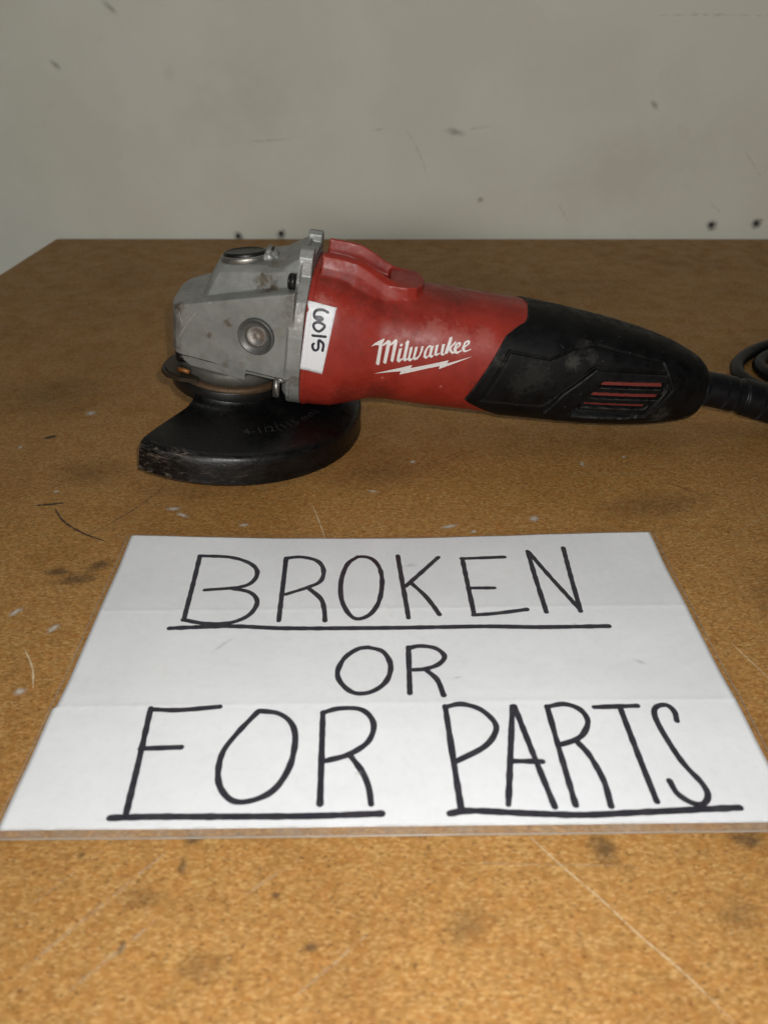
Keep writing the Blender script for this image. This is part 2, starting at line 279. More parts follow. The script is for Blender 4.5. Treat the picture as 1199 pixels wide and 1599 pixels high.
LOGO={"M1":[[68.94,57.97],[70.6,59.65],[74.48,61.94],[74.58,61.2],[74.03,59.79],[73.93,49.91],[73.38,49.01],[72.23,49.85],[72.55,58.68],[70.95,58.7]],"M2":[[73.99,59.14],[76.31,61.48],[77.63,60.96],[77.57,59.55],[77.0,51.03],[76.6,50.11],[75.46,50.84],[75.95,59.67],[74.3,58.53]],"M3":[[77.29,59.65],[79.65,62.3],[80.56,61.58],[80.59,60.12],[80.14,52.29],[79.78,51.38],[78.69,52.11],[79.01,60.02],[77.65,59.0]],"i1":[[81.82,59.64],[82.31,60.56],[83.2,60.55],[83.14,59.73],[82.6,59.19]],"i2":[[81.77,58.21],[83.17,58.66],[82.78,53.81],[83.21,53.4],[83.97,54.26],[84.11,53.34],[82.66,51.65],[81.42,52.48]],"l":[[84.34,61.24],[85.06,62.37],[85.98,62.16],[85.89,60.39],[85.59,54.49],[86.15,54.1],[86.9,55.0],[86.87,54.07],[85.31,52.57],[84.1,53.44],[84.47,59.78]],"w1":[[86.75,59.44],[87.86,60.02],[87.87,58.51],[87.48,54.76],[88.0,54.32],[88.83,55.27],[88.84,54.35],[87.77,52.92],[86.41,53.53],[86.65,58.34]],"w2":[[89.0,59.87],[90.18,60.32],[90.09,58.59],[89.69,55.53],[90.2,55.14],[90.77,55.77],[90.9,54.96],[89.74,53.77],[88.6,54.45]],"w3":[[91.79,60.53],[92.76,60.87],[92.68,59.15],[92.01,56.4],[90.67,54.14],[90.13,55.0],[91.32,56.53],[91.66,58.58]],"a1":[[93.4,58.29],[94.26,60.43],[95.32,61.62],[96.4,61.55],[95.99,60.78],[95.13,60.59],[94.59,58.97],[94.42,56.74],[94.95,56.27],[96.11,57.86],[96.26,56.99],[94.77,55.19],[93.39,55.91]],"a2":[[95.94,61.07],[97.41,61.68],[96.96,57.62],[97.49,57.16],[98.03,57.68],[97.98,56.91],[97.02,55.96],[95.77,56.7]],"u1":[[98.25,61.99],[99.53,62.36],[99.26,58.6],[99.65,58.16],[100.52,59.11],[100.53,58.23],[99.28,57.18],[98.07,57.68]],"u2":[[101.05,62.63],[102.43,62.99],[102.03,58.94],[102.41,58.55],[103.14,59.29],[103.18,58.56],[102.11,57.67],[100.89,58.28]],"k1":[[104.04,65.77],[105.16,66.35],[105.31,65.4],[104.38,59.36],[103.75,58.63],[102.74,59.24]],"k2":[[104.43,61.7],[107.0,64.61],[107.45,64.07],[105.84,62.15],[105.51,61.41],[106.15,60.3],[106.88,60.0],[107.88,60.72],[107.78,59.98],[106.38,59.03],[105.23,59.67],[104.42,60.73]],"e1":[[107.67,63.29],[109.07,64.33],[109.94,63.95],[109.75,62.92],[108.32,61.31],[108.83,60.4],[109.66,60.84],[110.59,61.45],[110.56,60.86],[108.98,59.56],[107.6,59.74],[107.13,61.17]],"e1h":[[108.18,62.13],[108.63,63.44],[109.13,63.42],[108.93,62.71]],"e2":[[112.17,64.59],[113.59,65.53],[114.48,65.04],[114.29,64.03],[112.62,62.43],[113.02,61.44],[114.02,61.64],[115.31,62.49],[115.19,61.9],[113.28,60.72],[112.12,60.92],[111.47,62.09]],"e2h":[[112.53,63.24],[113.0,64.49],[113.57,64.55],[113.42,63.82]],"bolt":[[71.95,44.51],[82.87,48.8],[89.0,51.38],[88.46,49.73],[97.73,53.13],[105.25,55.99],[104.82,54.36],[115.84,59.09],[101.47,51.14],[101.64,52.71],[95.91,50.59],[83.88,45.66],[84.28,47.51]]}
STICKER=[(38.77, 75.24), (51.83, 73.57), (51.29, 72.32), (48.27, 42.99), (37.94, 44.48), (38.82, 70.67), (39.55, 71.77), (38.64, 73.85)]
DIGITS=[[(47.98, 71.57), (46.02, 72.26), (44.15, 72.29), (42.63, 71.69), (42.0, 70.5), (42.31, 69.15), (43.89, 68.26), (45.48, 68.27), (46.0, 68.8), (44.8, 69.41), (43.21, 69.36)], [(44.02, 67.2), (45.66, 66.9), (47.16, 65.97), (46.47, 64.53), (45.0, 63.35), (43.35, 63.79), (42.24, 65.29), (42.63, 66.56), (44.02, 67.2)], [(42.29, 61.17), (48.05, 61.33)], [(47.39, 54.74), (47.43, 57.82), (45.49, 59.4), (45.24, 58.1), (45.38, 55.9), (44.82, 54.7), (43.76, 54.47), (42.85, 55.58), (42.72, 56.96), (43.15, 57.51)]]
PAD=[(132.53, 63.41), (152.45, 62.1), (162.49, 67.02), (174.02, 69.22), (208.04, 63.99), (210.88, 59.81), (177.56, 59.98), (173.57, 60.22), (153.54, 38.14), (124.36, 37.02)]
FRAME=[(175.06, 60.46), (210.14, 59.77), (215.04, 52.54), (212.08, 46.85), (206.81, 37.09), (164.62, 29.15), (155.48, 34.17), (161.95, 46.93)]
VENT=[(178.02, 55.59), (212.1, 56.96), (213.17, 52.48), (206.81, 37.09), (169.15, 32.57), (165.71, 29.42)]
SLOTS=[[(180.14, 54.25), (209.69, 55.54), (210.03, 53.45), (179.27, 52.22)], [(176.11, 48.18), (209.49, 49.62), (208.59, 47.86), (175.5, 46.39)], [(172.12, 42.3), (204.86, 43.81), (203.98, 42.14), (171.19, 40.68)], [(170.02, 38.08), (201.66, 38.82), (200.76, 36.68), (169.37, 35.03)]]
SCRATCH=[([(-19.5,59.0),(-18.6,55.3),(-17.7,51.7)],0.45),([(-11.1,60.4),(-15.2,54.8),(-17.1,50.6)],0.5),([(-16.6,52.5),(-19.6,45.9)],0.4),([(-4.9,59.5),(-3.4,58.3)],0.35),([(-6.8,36.2),(1.4,33.4)],0.45),([(22,66),(26,61)],0.3),([(8,47),(13,44.5)],0.3)]

# ------------------------------------------------------------------ mesh helpers (coordinates in millimetres)
def link(name, me, mat, parent=None, smooth=False):
    o = bpy.data.objects.new(name, me); col.objects.link(o)
    if mat: me.materials.append(MAT[mat])
    if smooth: me.shade_smooth()
    if parent: o.parent = parent
    return o
def mesh(name, verts, faces, mat, parent=None, smooth=False, uvs=None):
    me = bpy.data.meshes.new(name)
    me.from_pydata([tuple(float(c) * MM for c in v) for v in verts], [], [tuple(map(int, f)) for f in faces])
    if uvs is not None:
        l = me.uv_layers.new(name='UVMap')
        for lp in me.loops: l.data[lp.index].uv = uvs[lp.vertex_index]
    me.update()
    return link(name, me, mat, parent, smooth)
def from_bm(name, bm, mat, parent=None, smooth=False):
    bmesh.ops.recalc_face_normals(bm, faces=bm.faces)
    me = bpy.data.meshes.new(name); bm.to_mesh(me); bm.free()
    me.transform(Matrix.Scale(MM, 4))
    return link(name, me, mat, parent, smooth)
def hull(bm, pts):
    vs = [bm.verts.new(p) for p in pts]
    r = bmesh.ops.convex_hull(bm, input=vs)
    bmesh.ops.delete(bm, geom=list({g for g in r['geom_interior'] + r['geom_unused'] if isinstance(g, bmesh.types.BMVert)}), context='VERTS')
def prism_x(bm, poly, x0, x1):
    hull(bm, [(x0, y, z) for y, z in poly] + [(x1, y, z) for y, z in poly])
def cyl(bm, c, r0, r1, z0, z1, seg=48, axis='z', caps=True):
    A, B = [], []
    for i in range(seg):
        a = 2 * math.pi * i / seg; ca, sa = math.cos(a), math.sin(a)
        f = {'z': lambda u, v, w: (c[0] + u, c[1] + v, w), 'y': lambda u, v, w: (c[0] + u, w, c[1] + v), 'x': lambda u, v, w: (w, c[0] + u, c[1] + v)}[axis]
        A.append(bm.verts.new(f(r0 * ca, r0 * sa, z0))); B.append(bm.verts.new(f(r1 * ca, r1 * sa, z1)))
    for i in range(seg):
        j = (i + 1) % seg; bm.faces.new((A[i], A[j], B[j], B[i]))
    if caps: bm.faces.new(A[::-1]); bm.faces.new(B)
def revolve(bm, prof, c=(0, 0), a0=0, a1=360, seg=96, cap=False, axis='z', close=False):
    """turn a profile of (radius, height) round an axis"""
    full = abs(a1 - a0) >= 360; rings = []
    for i in range(seg if full else seg + 1):
        a = R(a0 + (a1 - a0) * i / seg); ca, sa = math.cos(a), math.sin(a)
        if axis == 'z': rings.append([bm.verts.new((c[0] + r * ca, c[1] + r * sa, h)) for r, h in prof])
        else: rings.append([bm.verts.new((c[0] + r * ca, h, c[1] + r * sa)) for r, h in prof])
    m = len(prof); kk = m if close else m - 1
    for i in range(len(rings) if full else len(rings) - 1):
        A, B = rings[i], rings[(i + 1) % len(rings)]
        for k in range(kk): bm.faces.new((A[k], A[(k + 1) % m], B[(k + 1) % m], B[k]))
    if cap and not full: bm.faces.new(rings[0]); bm.faces.new(rings[-1][::-1])
def catmull(pts, step=1.0, closed=False):
    P = [np.array(p, float) for p in pts]
    if len(P) == 2:
        k = max(2, int(np.linalg.norm(P[1] - P[0]) / step)); return [P[0] + (P[1] - P[0]) * i / k for i in range(k + 1)]
    Q = [2 * P[0] - P[1]] + P + [2 * P[-1] - P[-2]]
    out = []
    for i in range(1, len(Q) - 2):
        p0, p1, p2, p3 = Q[i - 1:i + 3]
        k = max(2, int(np.linalg.norm(p2 - p1) / step))
        for j in range(k):
            t = j / k
            out.append(0.5 * (2 * p1 + (p2 - p0) * t + (2 * p0 - 5 * p1 + 4 * p2 - p3) * t * t + (3 * p1 - p0 - 3 * p2 + p3) * t ** 3))
    out.append(P[-1]); return out
def tube(bm, pts, rad, seg=16, cap=True):
    pts = [Vector(p) for p in pts]; rings = []; up = Vector((0, 0, 1))
    for i, p in enumerate(pts):
        t = (pts[min(i + 1, len(pts) - 1)] - pts[max(i - 1, 0)]).normalized()
        u = t.cross(up); u = u.normalized() if u.length > 1e-4 else Vector((1, 0, 0)); v = u.cross(t)
        r = rad(i / (len(pts) - 1)) if callable(rad) else rad
        rings.append([bm.verts.new(p + u * r * math.cos(2 * math.pi * k / seg) + v * r * math.sin(2 * math.pi * k / seg)) for k in range(seg)])
    for A, B in zip(rings, rings[1:]):
        for k in range(seg): bm.faces.new((A[k], A[(k + 1) % seg], B[(k + 1) % seg], B[k]))
    if cap: bm.faces.new(rings[0][::-1]); bm.faces.new(rings[-1])
def ribbon(pts, w, step=0.8, jitter=0.08, taper=False, seed=0, cap=True):
    """flat brush stroke: (verts2d, faces, uvs)"""
    P = catmull(pts, step); m = len(P); rnd = random.Random(seed)
    ph = rnd.uniform(0, 50); L, Rr, U = [], [], []
    for i, p in enumerate(P):
        t = P[min(i + 1, m - 1)] - P[max(i - 1, 0)]; t = t / (np.linalg.norm(t) + 1e-9)
        nn = np.array((-t[1], t[0])); f = i / (m - 1)
        ww = w / 2 * (1 + jitter * mnoise.noise(Vector((i * step * 0.35 + ph, ph, 0))) * 2)
        if taper: ww *= 0.12 + 0.88 * math.sin(math.pi * min(max(f, 0.0), 1.0)) ** 0.5
        L.append(p + nn * ww); Rr.append(p - nn * ww)
    V, F, UV = [], [], []
    for i in range(m): V += [L[i], Rr[i]]; UV += [(i / (m - 1), 1), (i / (m - 1), -1)]
    for i in range(m - 1): F.append((2 * i, 2 * i + 1, 2 * i + 3, 2 * i + 2))
    if cap and not taper:
        for (a, b, flip) in ((0, 1, 1), (2 * m - 2, 2 * m - 1, -1)):
            c0 = (V[a] + V[b]) / 2; d = V[a] - c0; idx = [a]
            for k in range(1, 6):
                an = math.pi * k / 6 * flip; V.append(c0 + np.array((d[0] * math.cos(an) - d[1] * math.sin(an), d[0] * math.sin(an) + d[1] * math.cos(an))))
                UV.append((0, 0)); idx.append(len(V) - 1)
            idx.append(b); F.append(tuple(idx))
    return V, F, UV
def tag(o, label=None, cat=None, kind=None, group=None):
    if label: o['label'] = label
    if cat: o['category'] = cat
    if kind: o['kind'] = kind
    if group: o['group'] = group
    return o

# ------------------------------------------------------------------ table and wall
bm = bmesh.new()
hull(bm, [(x, y, z) for z in (0, -19) for x, y in ((-313.6, 781.5), (900, 778.5), (900, -420), (-360, -420))])
bmesh.ops.bevel(bm, geom=bm.edges[:], offset=0.8, segments=2, affect='EDGES')
table = tag(from_bm('table_top', bm, 'chipboard'), 'worn brown chipboard bench top under the sign and the tool', 'table top', 'structure')

HOLES = [(-140.7, 0.6, 1.9), (-99.1, 2.9, 2.1), (313.4, 11.2, 2.1), (356, 12.3, 2.0)]
WY = 790.0
bm = bmesh.new()
edges = []
def loop_edges(pts):
    vs = [bm.verts.new(p) for p in pts]
    return vs, [bm.edges.new((vs[i], vs[(i + 1) % len(vs)])) for i in range(len(vs))]
edges += loop_edges([(-1200, WY, -700), (1200, WY, -700), (1200, WY, 1300), (-1200, WY, 1300)])[1]
rims = []
for k, (hx, hz, hr) in enumerate(HOLES):
    rr = random.Random(k)
    vs, es = loop_edges([(hx + hr * (1 + 0.12 * rr.uniform(-1, 1)) * math.cos(2 * math.pi * i / 18), WY, hz + hr * (1 + 0.12 * rr.uniform(-1, 1)) * math.sin(2 * math.pi * i / 18)) for i in range(18)])
    edges += es; rims.append((vs, hx, hz))
bmesh.ops.triangle_fill(bm, use_beauty=True, edges=edges)
wall = tag(from_bm('wall', bm, 'wall_paint'), 'scuffed cream painted wall behind the bench top', 'wall', 'structure')
for (hx, hz, hr) in HOLES:
    b2 = bmesh.new(); revolve(b2, [(hr * 1.1, WY + 0.05), (hr * 0.85, WY + 2), (hr * 0.7, WY + 9), (0.01, WY + 9.5)], c=(hx, hz), seg=18, axis='y')
    from_bm('screw_hole', b2, 'hole_dark', wall, True)

def table_line(pts, w, mat, seed=0, z=0.06, name='scratch', taper=True):
    V, F, UV = ribbon(pts, w, 1.5, 0.25, taper, seed)
    return mesh(name, [(v[0], v[1], z) for v in V], F, mat, table, uvs=UV)
def table_blob(x, y, rx, ry, mat, rot=0, z=0.05, name='stain'):
    c, s = math.cos(rot), math.sin(rot)
    V = [(x + u * rx * c - v * ry * s, y + u * rx * s + v * ry * c, z) for u, v in ((-1, -1), (1, -1), (1, 1), (-1, 1))]
    return mesh(name, V, [(0, 1, 2, 3)], mat, table, uvs=[(-1, -1), (1, -1), (1, 1), (-1, 1)])
def wall_line(pts, w, mat, seed=0, d=0.15):
    V, F, UV = ribbon(pts, w, 1.5, 0.3, True, seed)
    return mesh('scuff_mark', [(v[0], WY - d, v[1]) for v in V], F, mat, wall, uvs=UV)
def wall_blob(x, z, rx, rz, mat, rot=0, d=0.12, name='smudge'):
    c, s = math.cos(rot), math.sin(rot)
    V = [(x + u * rx * c - v * rz * s, WY - d, z + u * rx * s + v * rz * c) for u, v in ((-1, -1), (1, -1), (1, 1), (-1, 1))]
    return mesh(name, V, [(0, 1, 2, 3)], mat, wall, uvs=[(-1, -1), (1, -1), (1, 1), (-1, 1)])

for i, (pts, w, m) in enumerate([
        ([(38, 134), (46, 124), (54, 115), (61, 106), (69, 97), (77, 86)], 0.7, 'pale_scratch'),
        ([(-32, 301), (-28, 287), (-24, 272)], 0.8, 'pale_scratch'),
        ([(121, 210), (124, 201), (128, 190)], 0.7, 'pale_scratch'),
        ([(-146, 298), (-138, 287), (-127, 278), (-114, 271)], 1.5, 'dark_scratch'),
        ([(-101, 319), (-108, 301), (-116, 288), (-124, 277)], 1.3, 'faint_dark'),
        ([(-155, 300), (-143, 302)], 2.4, 'dark_scratch'),
        ([(-175, 365), (-169, 368)], 4.0, 'dark_scratch'),
        ([(88, 328), (125, 329.5)], 1.4, 'faint_scratch'),
        ([(132, 321), (145, 308)], 1.2, 'faint_dark'),
        ([(150, 318), (158, 306), (168, 290)], 0.9, 'faint_scratch'),
        ([(145, 275), (169, 294)], 0.9, 'faint_scratch'),
        ([(-35, 116), (-22, 126)], 1.4, 'faint_scratch'),
        ([(17, 125), (66, 124)], 0.7, 'faint_scratch'),
        ([(-84, 97), (-57, 128)], 1.8, 'faint_scratch'),
        ([(-72, 92), (-55, 110)], 2.0, 'faint_scratch'),
        ([(-20, 92), (-4, 106)], 1.4, 'faint_scratch'),
        ([(-124, 206), (-118, 197), (-114, 187)], 1.2, 'pale_scratch'),
        ([(-90, 110), (-72, 131)], 0.7, 'faint_scratch'),
        ([(20, 300), (66, 322)], 0.7, 'faint_scratch'),
        ([(-10, 278), (12, 300)], 0.6, 'faint_scratch')]):
    table_line(pts, w, m, i, 0.06 + 0.004 * i)
for i, (x, y, rx, ry, m, rot) in enumerate([
        (-119, 246, 13, 6, 'dark_stain', 0.2), (-113, 255, 9, 5, 'dark_stain', 0.6), (-128, 251, 9, 5, 'dark_stain', 0), (-100, 249, 8, 6, 'soft_stain', 0.4),
        (58, 129, 5.5, 8, 'dark_stain', 0.2), (97, 132, 7, 5, 'dark_stain', 0), (-51, 132, 4, 3, 'dark_stain', 0), (-52, 124, 2, 3.5, 'dark_stain', 0),
        (-27, 116, 2, 1.8, 'dark_stain', 0), (-79, 127, 1.8, 1.6, 'dark_stain', 0), (-17, 103, 4, 2, 'dark_stain', 0.4), (-62, 103, 1.4, 3, 'dark_stain', 0),
        (86, 111, 9, 8, 'soft_stain', 0), (-42, 98, 9, 7, 'soft_stain', 0), (20, 108, 10, 8, 'soft_stain', 0.5), (-60, 115, 9, 5, 'soft_stain', 0),
        (-160, 195, 20, 30, 'soft_stain', 0), (150, 235, 22, 30, 'soft_stain', 0), (0, 330, 45, 25, 'soft_stain', 0.3), (-140, 330, 30, 22, 'soft_stain', 0),
        (120, 300, 40, 18, 'soft_stain', 0.2), (0, 520, 70, 60, 'soft_stain', 0), (-190, 420, 50, 50, 'soft_stain', 0)]):
    table_blob(x, y, rx, ry, m, rot, 0.02 + 0.0015 * i)
for i, (x, y, rx, ry, rot) in enumerate([(-160, 395, 4.5, 5, 0.4), (-135, 226, 2.2, 4.5, -0.6), (-118, 217, 2.2, 4, -0.5), (14, 340, 2.2, 2.4, 0), (28, 283, 6, 2, 0.35),
        (65, 289, 3.2, 4, -0.6), (-118, 186, 3, 2.5, 0.3), (-150, 312, 2, 2, 0), (-93, 297, 5, 2.4, 0.1), (-88, 292, 5, 2, -0.5), (38, 279, 2.5, 1.6, 0), (118, 345, 1.6, 1.8, 0),
        (150, 236, 1.5, 2, 0), (60, 470, 6, 8, 0), (-170, 290, 2.2, 1.8, 0), (-183, 355, 2, 2.5, 0), (96, 338, 1.6, 4, 0), (-60, 284, 3.5, 1.6, 0.2), (-5, 312, 3, 1.5, 0), (105, 275, 3, 1.5, 0.4)]):
    table_blob(x, y, rx, ry, 'white_fleck', rot, 0.14 + 0.003 * i, 'paint_fleck')

for (hx, hz, hr) in HOLES: wall_blob(hx, hz - 0.5, 7.5, 7.5, 'hole_smudge', 0, 0.2)
wall_blob(360.5, 16, 2.2, 2, 'grey_smudge', 0, 0.25)
wall_blob(65, 92, 13, 5, 'grey_smudge', -0.15, 0.22)
wall_blob(-229.7, 187, 12, 4, 'grey_smudge', -0.75, 0.22)
wall_blob(-285, 145, 8, 4, 'grey_smudge', -0.6, 0.22)
wall_blob(240, 114, 8, 4, 'grey_smudge', -0.8, 0.22)
wall_blob(-186.9, 138, 10, 14, 'yellow_smudge', 0.3, 0.22)
wall_blob(-120, 110, 90, 60, 'yellow_smudge', 0.3, 0.24)
wall_blob(230, 60, 120, 50, 'yellow_smudge', 0.3, 0.24)
wall_blob(90.9, 34, 5, 4, 'grey_smudge', 0.8, 0.22)
for i, (pts, w, m) in enumerate([([(-122, 84), (-84, 86)], 3, 'wall_faint'), ([(20, 94), (32, 75), (42, 50)], 2.5, 'wall_faint'), ([(76, 94), (96, 97)], 3, 'wall_faint'),
        ([(228, 181), (262, 182), (330, 181)], 2.5, 'wall_scuff'), ([(165, 30), (176, 14)], 2.2, 'wall_faint'),
        ([(308, 31), (320, 22)], 2.2, 'wall_faint'), ([(-12, 93), (2, 95)], 2.2, 'wall_faint'), ([(330, 76), (352, 52)], 2.2, 'wall_faint')]):
    wall_line(pts, w, m, i)

# ------------------------------------------------------------------ hand-lettered sign
sign = bpy.data.objects.new('paper_sign', None); col.objects.link(sign)
sign.location = (4.05 * MM, 205.2 * MM, 0); sign.rotation_euler = (0, 0, R(0.72)); sign.empty_display_size = 0.02
tag(sign, 'white laminated paper sign hand lettered BROKEN OR FOR PARTS lying on the bench', 'sign')
HW, HD = 107.8, 69.9
FOLDS = (22.0, -25.0)
def sheet_z(x, y):
    z = 0.55 + 0.3 * mnoise.noise(Vector((x * 0.018, y * 0.022, 1.3))) + 0.08 * mnoise.noise(Vector((x * 0.05, y * 0.05, 4.3)))
    for f in FOLDS:
        d = y - f - 0.004 * x
        z += 0.16 * math.exp(-abs(d) / 1.1) + 0.5 * math.exp(-(d / 15) ** 2)
    u = max(0.0, y - 20) / 50
    z += u * u * (1.5 * (abs(x - 6) / HW) ** 2)
    v = max(0.0, -y - 45) / 25
    z += 0.35 * v * v
    return max(z, 0.3)
def sheet(name, hx0, hx1, hy0, hy1, nx, ny, dz, mat, edge=True):
    V, F = [], []
    for j in range(ny + 1):
        for i in range(nx + 1):
            x = hx0 + (hx1 - hx0) * i / nx; y = hy0 + (hy1 - hy0) * j / ny
            if name == 'sheet':
                wt = max(0.0, (y - 30) / 40) ** 2
                y += wt * (0.4 * mnoise.noise(Vector((x * 0.05, 2, 0))) - 1.6 * max(0.0, 1 - ((x + 25) / 90) ** 2))
                x += 0.5 * mnoise.noise(Vector((y * 0.04, 9, 0))) * (x / HW) - (0.9 * max(0.0, -x / HW) if y < FOLDS[1] - 0.5 else 0.0)
            V.append((x, y, sheet_z(max(-HW, min(HW, x)), max(-HD, min(HD, y))) + dz))
    w = nx + 1
    for j in range(ny):
        for i in range(nx): F.append((j * w + i, j * w + i + 1, (j + 1) * w + i + 1, (j + 1) * w + i))
    o = mesh(name, V, F, mat, sign, True)
    if edge:
        s = o.modifiers.new('thickness', 'SOLIDIFY'); s.thickness = 0.12 * MM; s.offset = -1
    return o
sheet('sheet', -HW, HW, -HD, HD, 150, 210, 0.0, 'paper')
fl = sheet('laminate_film', -HW - 1.6, HW + 1.6, -HD - 3.0, HD + 0.6, 120, 90, 0.34, 'film', False)
bm = bmesh.new()      # welded rim of the film
for (a, b) in (((-HW - 1.6, -HD - 3.0), (HW + 1.6, -HD - 3.0)), ((HW + 1.6, -HD - 3.0), (HW + 1.6, HD + 0.6)), ((-HW - 1.6, HD + 0.6), (-HW - 1.6, -HD - 3.0))):
    k = 60; P = []
    for i in range(k + 1):
        x = a[0] + (b[0] - a[0]) * i / k; y = a[1] + (b[1] - a[1]) * i / k
        P.append((x, y, sheet_z(max(-HW, min(HW, x)), max(-HD, min(HD, y))) + 0.22))
    tube(bm, P, 0.2 if a[1] == b[1] else 0.1, 6)
from_bm('film_rim', bm, 'film_edge', sign, True)
V, F = [], []
for i in range(81):
    x = -HW - 1.5 + (2 * HW + 3.0) * i / 80
    for y in (-HD - 2.9, -HD + 0.4): V.append((x, y, sheet_z(max(-HW, min(HW, x)), -HD) + 0.20))
for i in range(80): F.append((2 * i, 2 * i + 2, 2 * i + 3, 2 * i + 1))
mesh('film_hem', V, F, 'film_hem', sign, True)
k = 0
for ch, strokes in INK:
    V, F = [], []
    for st in strokes:
        k += 1
        v2, f2, _ = ribbon(st, 1.92 if ch != '_' else 2.15, 0.9, 0.11, False, k)
        base = len(V)
        V += [(p[0], p[1], sheet_z(p[0], p[1]) + 0.07 + 0.008 * (k % 6)) for p in v2]
        F += [tuple(i + base for i in f) for f in f2]
    mesh('underline' if ch == '_' else 'letter', V, F, 'ink', sign)

for i, (x, y, rx, ry, rot) in enumerate([(82, -7, 4, 1.6, -0.5), (64, 12, 2, 1.2, 0.3), (7, 49, 4, 2, 0.2), (-12, -52, 2, 1.2, 0.3), (-60, 3, 8, 1.2, 0.9), (20, -14, 2.4, 1.0, 0.2)]):
    c, s = math.cos(rot), math.sin(rot); V = []
    for u, v in ((-1, -1), (1, -1), (1, 1), (-1, 1)):
        X = x + u * rx * c - v * ry * s; Y = y + u * rx * s + v * ry * c; V.append((X, Y, sheet_z(X, Y) + 0.16 + 0.004 * i))
    mesh('smudge', V, [(0, 1, 2, 3)], 'paper_smudge', sign, uvs=[(-1, -1), (1, -1), (1, 1), (-1, 1)])

# ------------------------------------------------------------------ angle grinder
# its own frame: x along the body, z up the spindle, origin in the middle of the guard's lower rim
EZ = Vector((0.14, -0.05, 1)).normalized(); EX = Vector((1, 0, -0.14)); EX = (EX - EX.dot(EZ) * EZ).normalized(); EY = EZ.cross(EX)
ORG = Vector((-82, 377.5, 10.48))
grinder = bpy.data.objects.new('angle_grinder', None); col.objects.link(grinder); grinder.empty_display_size = 0.03
grinder.matrix_world = Matrix(((EX.x, EY.x, EZ.x, ORG.x * MM), (EX.y, EY.y, EZ.y, ORG.y * MM), (EX.z, EY.z, EZ.z, ORG.z * MM), (0, 0, 0, 1)))
tag(grinder, 'used red and black corded angle grinder with grey metal head and black wheel guard', 'angle grinder')
def w2l(p):
    d = Vector(p) - ORG; return (d.dot(EX), d.dot(EY), d.dot(EZ))

# body profile: stations of half height, half width, squareness, centre height
K = 0.972
ST = np.array([(38, 34.9, 33.2, 2.7, 50.9), (40.2, 34.9, 33.2, 2.7, 50.9), (41.0, 34.2, 32.5, 2.7, 50.9), (43, 34.5, 32.8, 2.68, 50.9), (52, 34.2, 32.6, 2.6, 50.8), (58, 32.7, 31.4, 2.5, 50.7),
    (66, 30.3, 29.9, 2.4, 50.7), (72, 28.5, 28.4, 2.3, 50.6), (80, 28.1, 28.1, 2.3, 50.6), (100, 28.3, 28.3, 2.3, 50.5), (120, 27.9, 27.9, 2.3, 50.4), (140, 27.6, 27.6, 2.3, 50.2),
    (160, 26.7, 26.7, 2.3, 49.8), (180, 25.4, 25.4, 2.3, 49.1), (190, 24.4, 24.4, 2.3, 48.8), (200, 23.1, 23.1, 2.3, 48.5), (210, 21.5, 21.5, 2.3, 48.1), (220, 19.3, 19.3, 2.25, 47.6),
    (228, 16.9, 16.9, 2.2, 47.0), (233, 15.0, 15.0, 2.2, 46.7), (236, 12.8, 12.8, 2.2, 46.5), (238, 11, 11, 2.2, 46.5)])
_gx = np.arange(38, 238.01, 0.25); _tab = np.stack([np.interp(_gx, ST[:, 0], ST[:, i]) for i in range(1, 5)], 1)
_ker = np.exp(-(np.arange(-14, 15) * 0.25 / 1.7) ** 2); _ker /= _ker.sum()
_sm = np.stack([np.convolve(np.pad(_tab[:, i], 14, mode='reflect', reflect_type='odd'), _ker, 'valid') for i in range(4)], 1)
_w = np.clip((_gx - 44) / 6, 0, 1)[:, None]; _tab = _tab * (1 - _w) + _sm * _w
def sec(x): return [np.interp(x, _gx, _tab[:, i]) for i in range(4)]
def surf(x, phi, off=0.0):
    a, b, nn, zc = sec(x); c, s = np.cos(phi), np.sin(phi)
    rho = 1.0 / ((np.abs(c) / (b + off)) ** nn + (np.abs(s) / (a + off)) ** nn) ** (1 / nn)
    return x, -rho * c, zc + rho * s
def side_y(x, z, off=0.0):
    a, b, nn, zc = sec(x); q = np.clip(1 - (np.abs(z - zc) / (a + off)) ** nn, 0, 1)
    return -(b + off) * q ** (1 / nn)
def patch(name, polys, off, mat, parent, cuts=2, maxlen=2.5):
    """flat outlines in side view laid on the near side of the body; polys = list of [outline, hole, ...]"""
    bm = bmesh.new()
    for loops in polys:
        L = [[Vector((x, z, 0)) for x, z in lp] for lp in loops]; flat = [p for lp in L for p in lp]
        vs = [bm.verts.new(p) for p in flat]
        for t in tessellate_polygon(L):
            try: bm.faces.new([vs[i] for i in t])
            except ValueError: pass
    for it in range(6):
        es = [e for e in bm.edges if e.calc_length() > maxlen]
        if not es: break
        bmesh.ops.subdivide_edges(bm, edges=es, cuts=1); bmesh.ops.triangulate(bm, faces=bm.faces[:])
    for v in bm.verts: x, z = v.co.x, v.co.y; v.co = (x, float(side_y(max(x, 38.0), z, off)), z)
    bm.normal_update()
    for f in bm.faces:
        if f.normal.y > 0: f.normal_flip()
    me = bpy.data.meshes.new(name); bm.to_mesh(me); bm.free(); me.transform(Matrix.Scale(MM, 4))
    return link(name, me, mat, parent, True)
def remesh(o, vox, it, fac=0.5):
    m = o.modifiers.new('weld', 'REMESH'); m.mode = 'VOXEL'; m.voxel_size = vox * MM; m.use_smooth_shade = True
    s = o.modifiers.new('soften', 'SMOOTH'); s.factor = fac; s.iterations = it

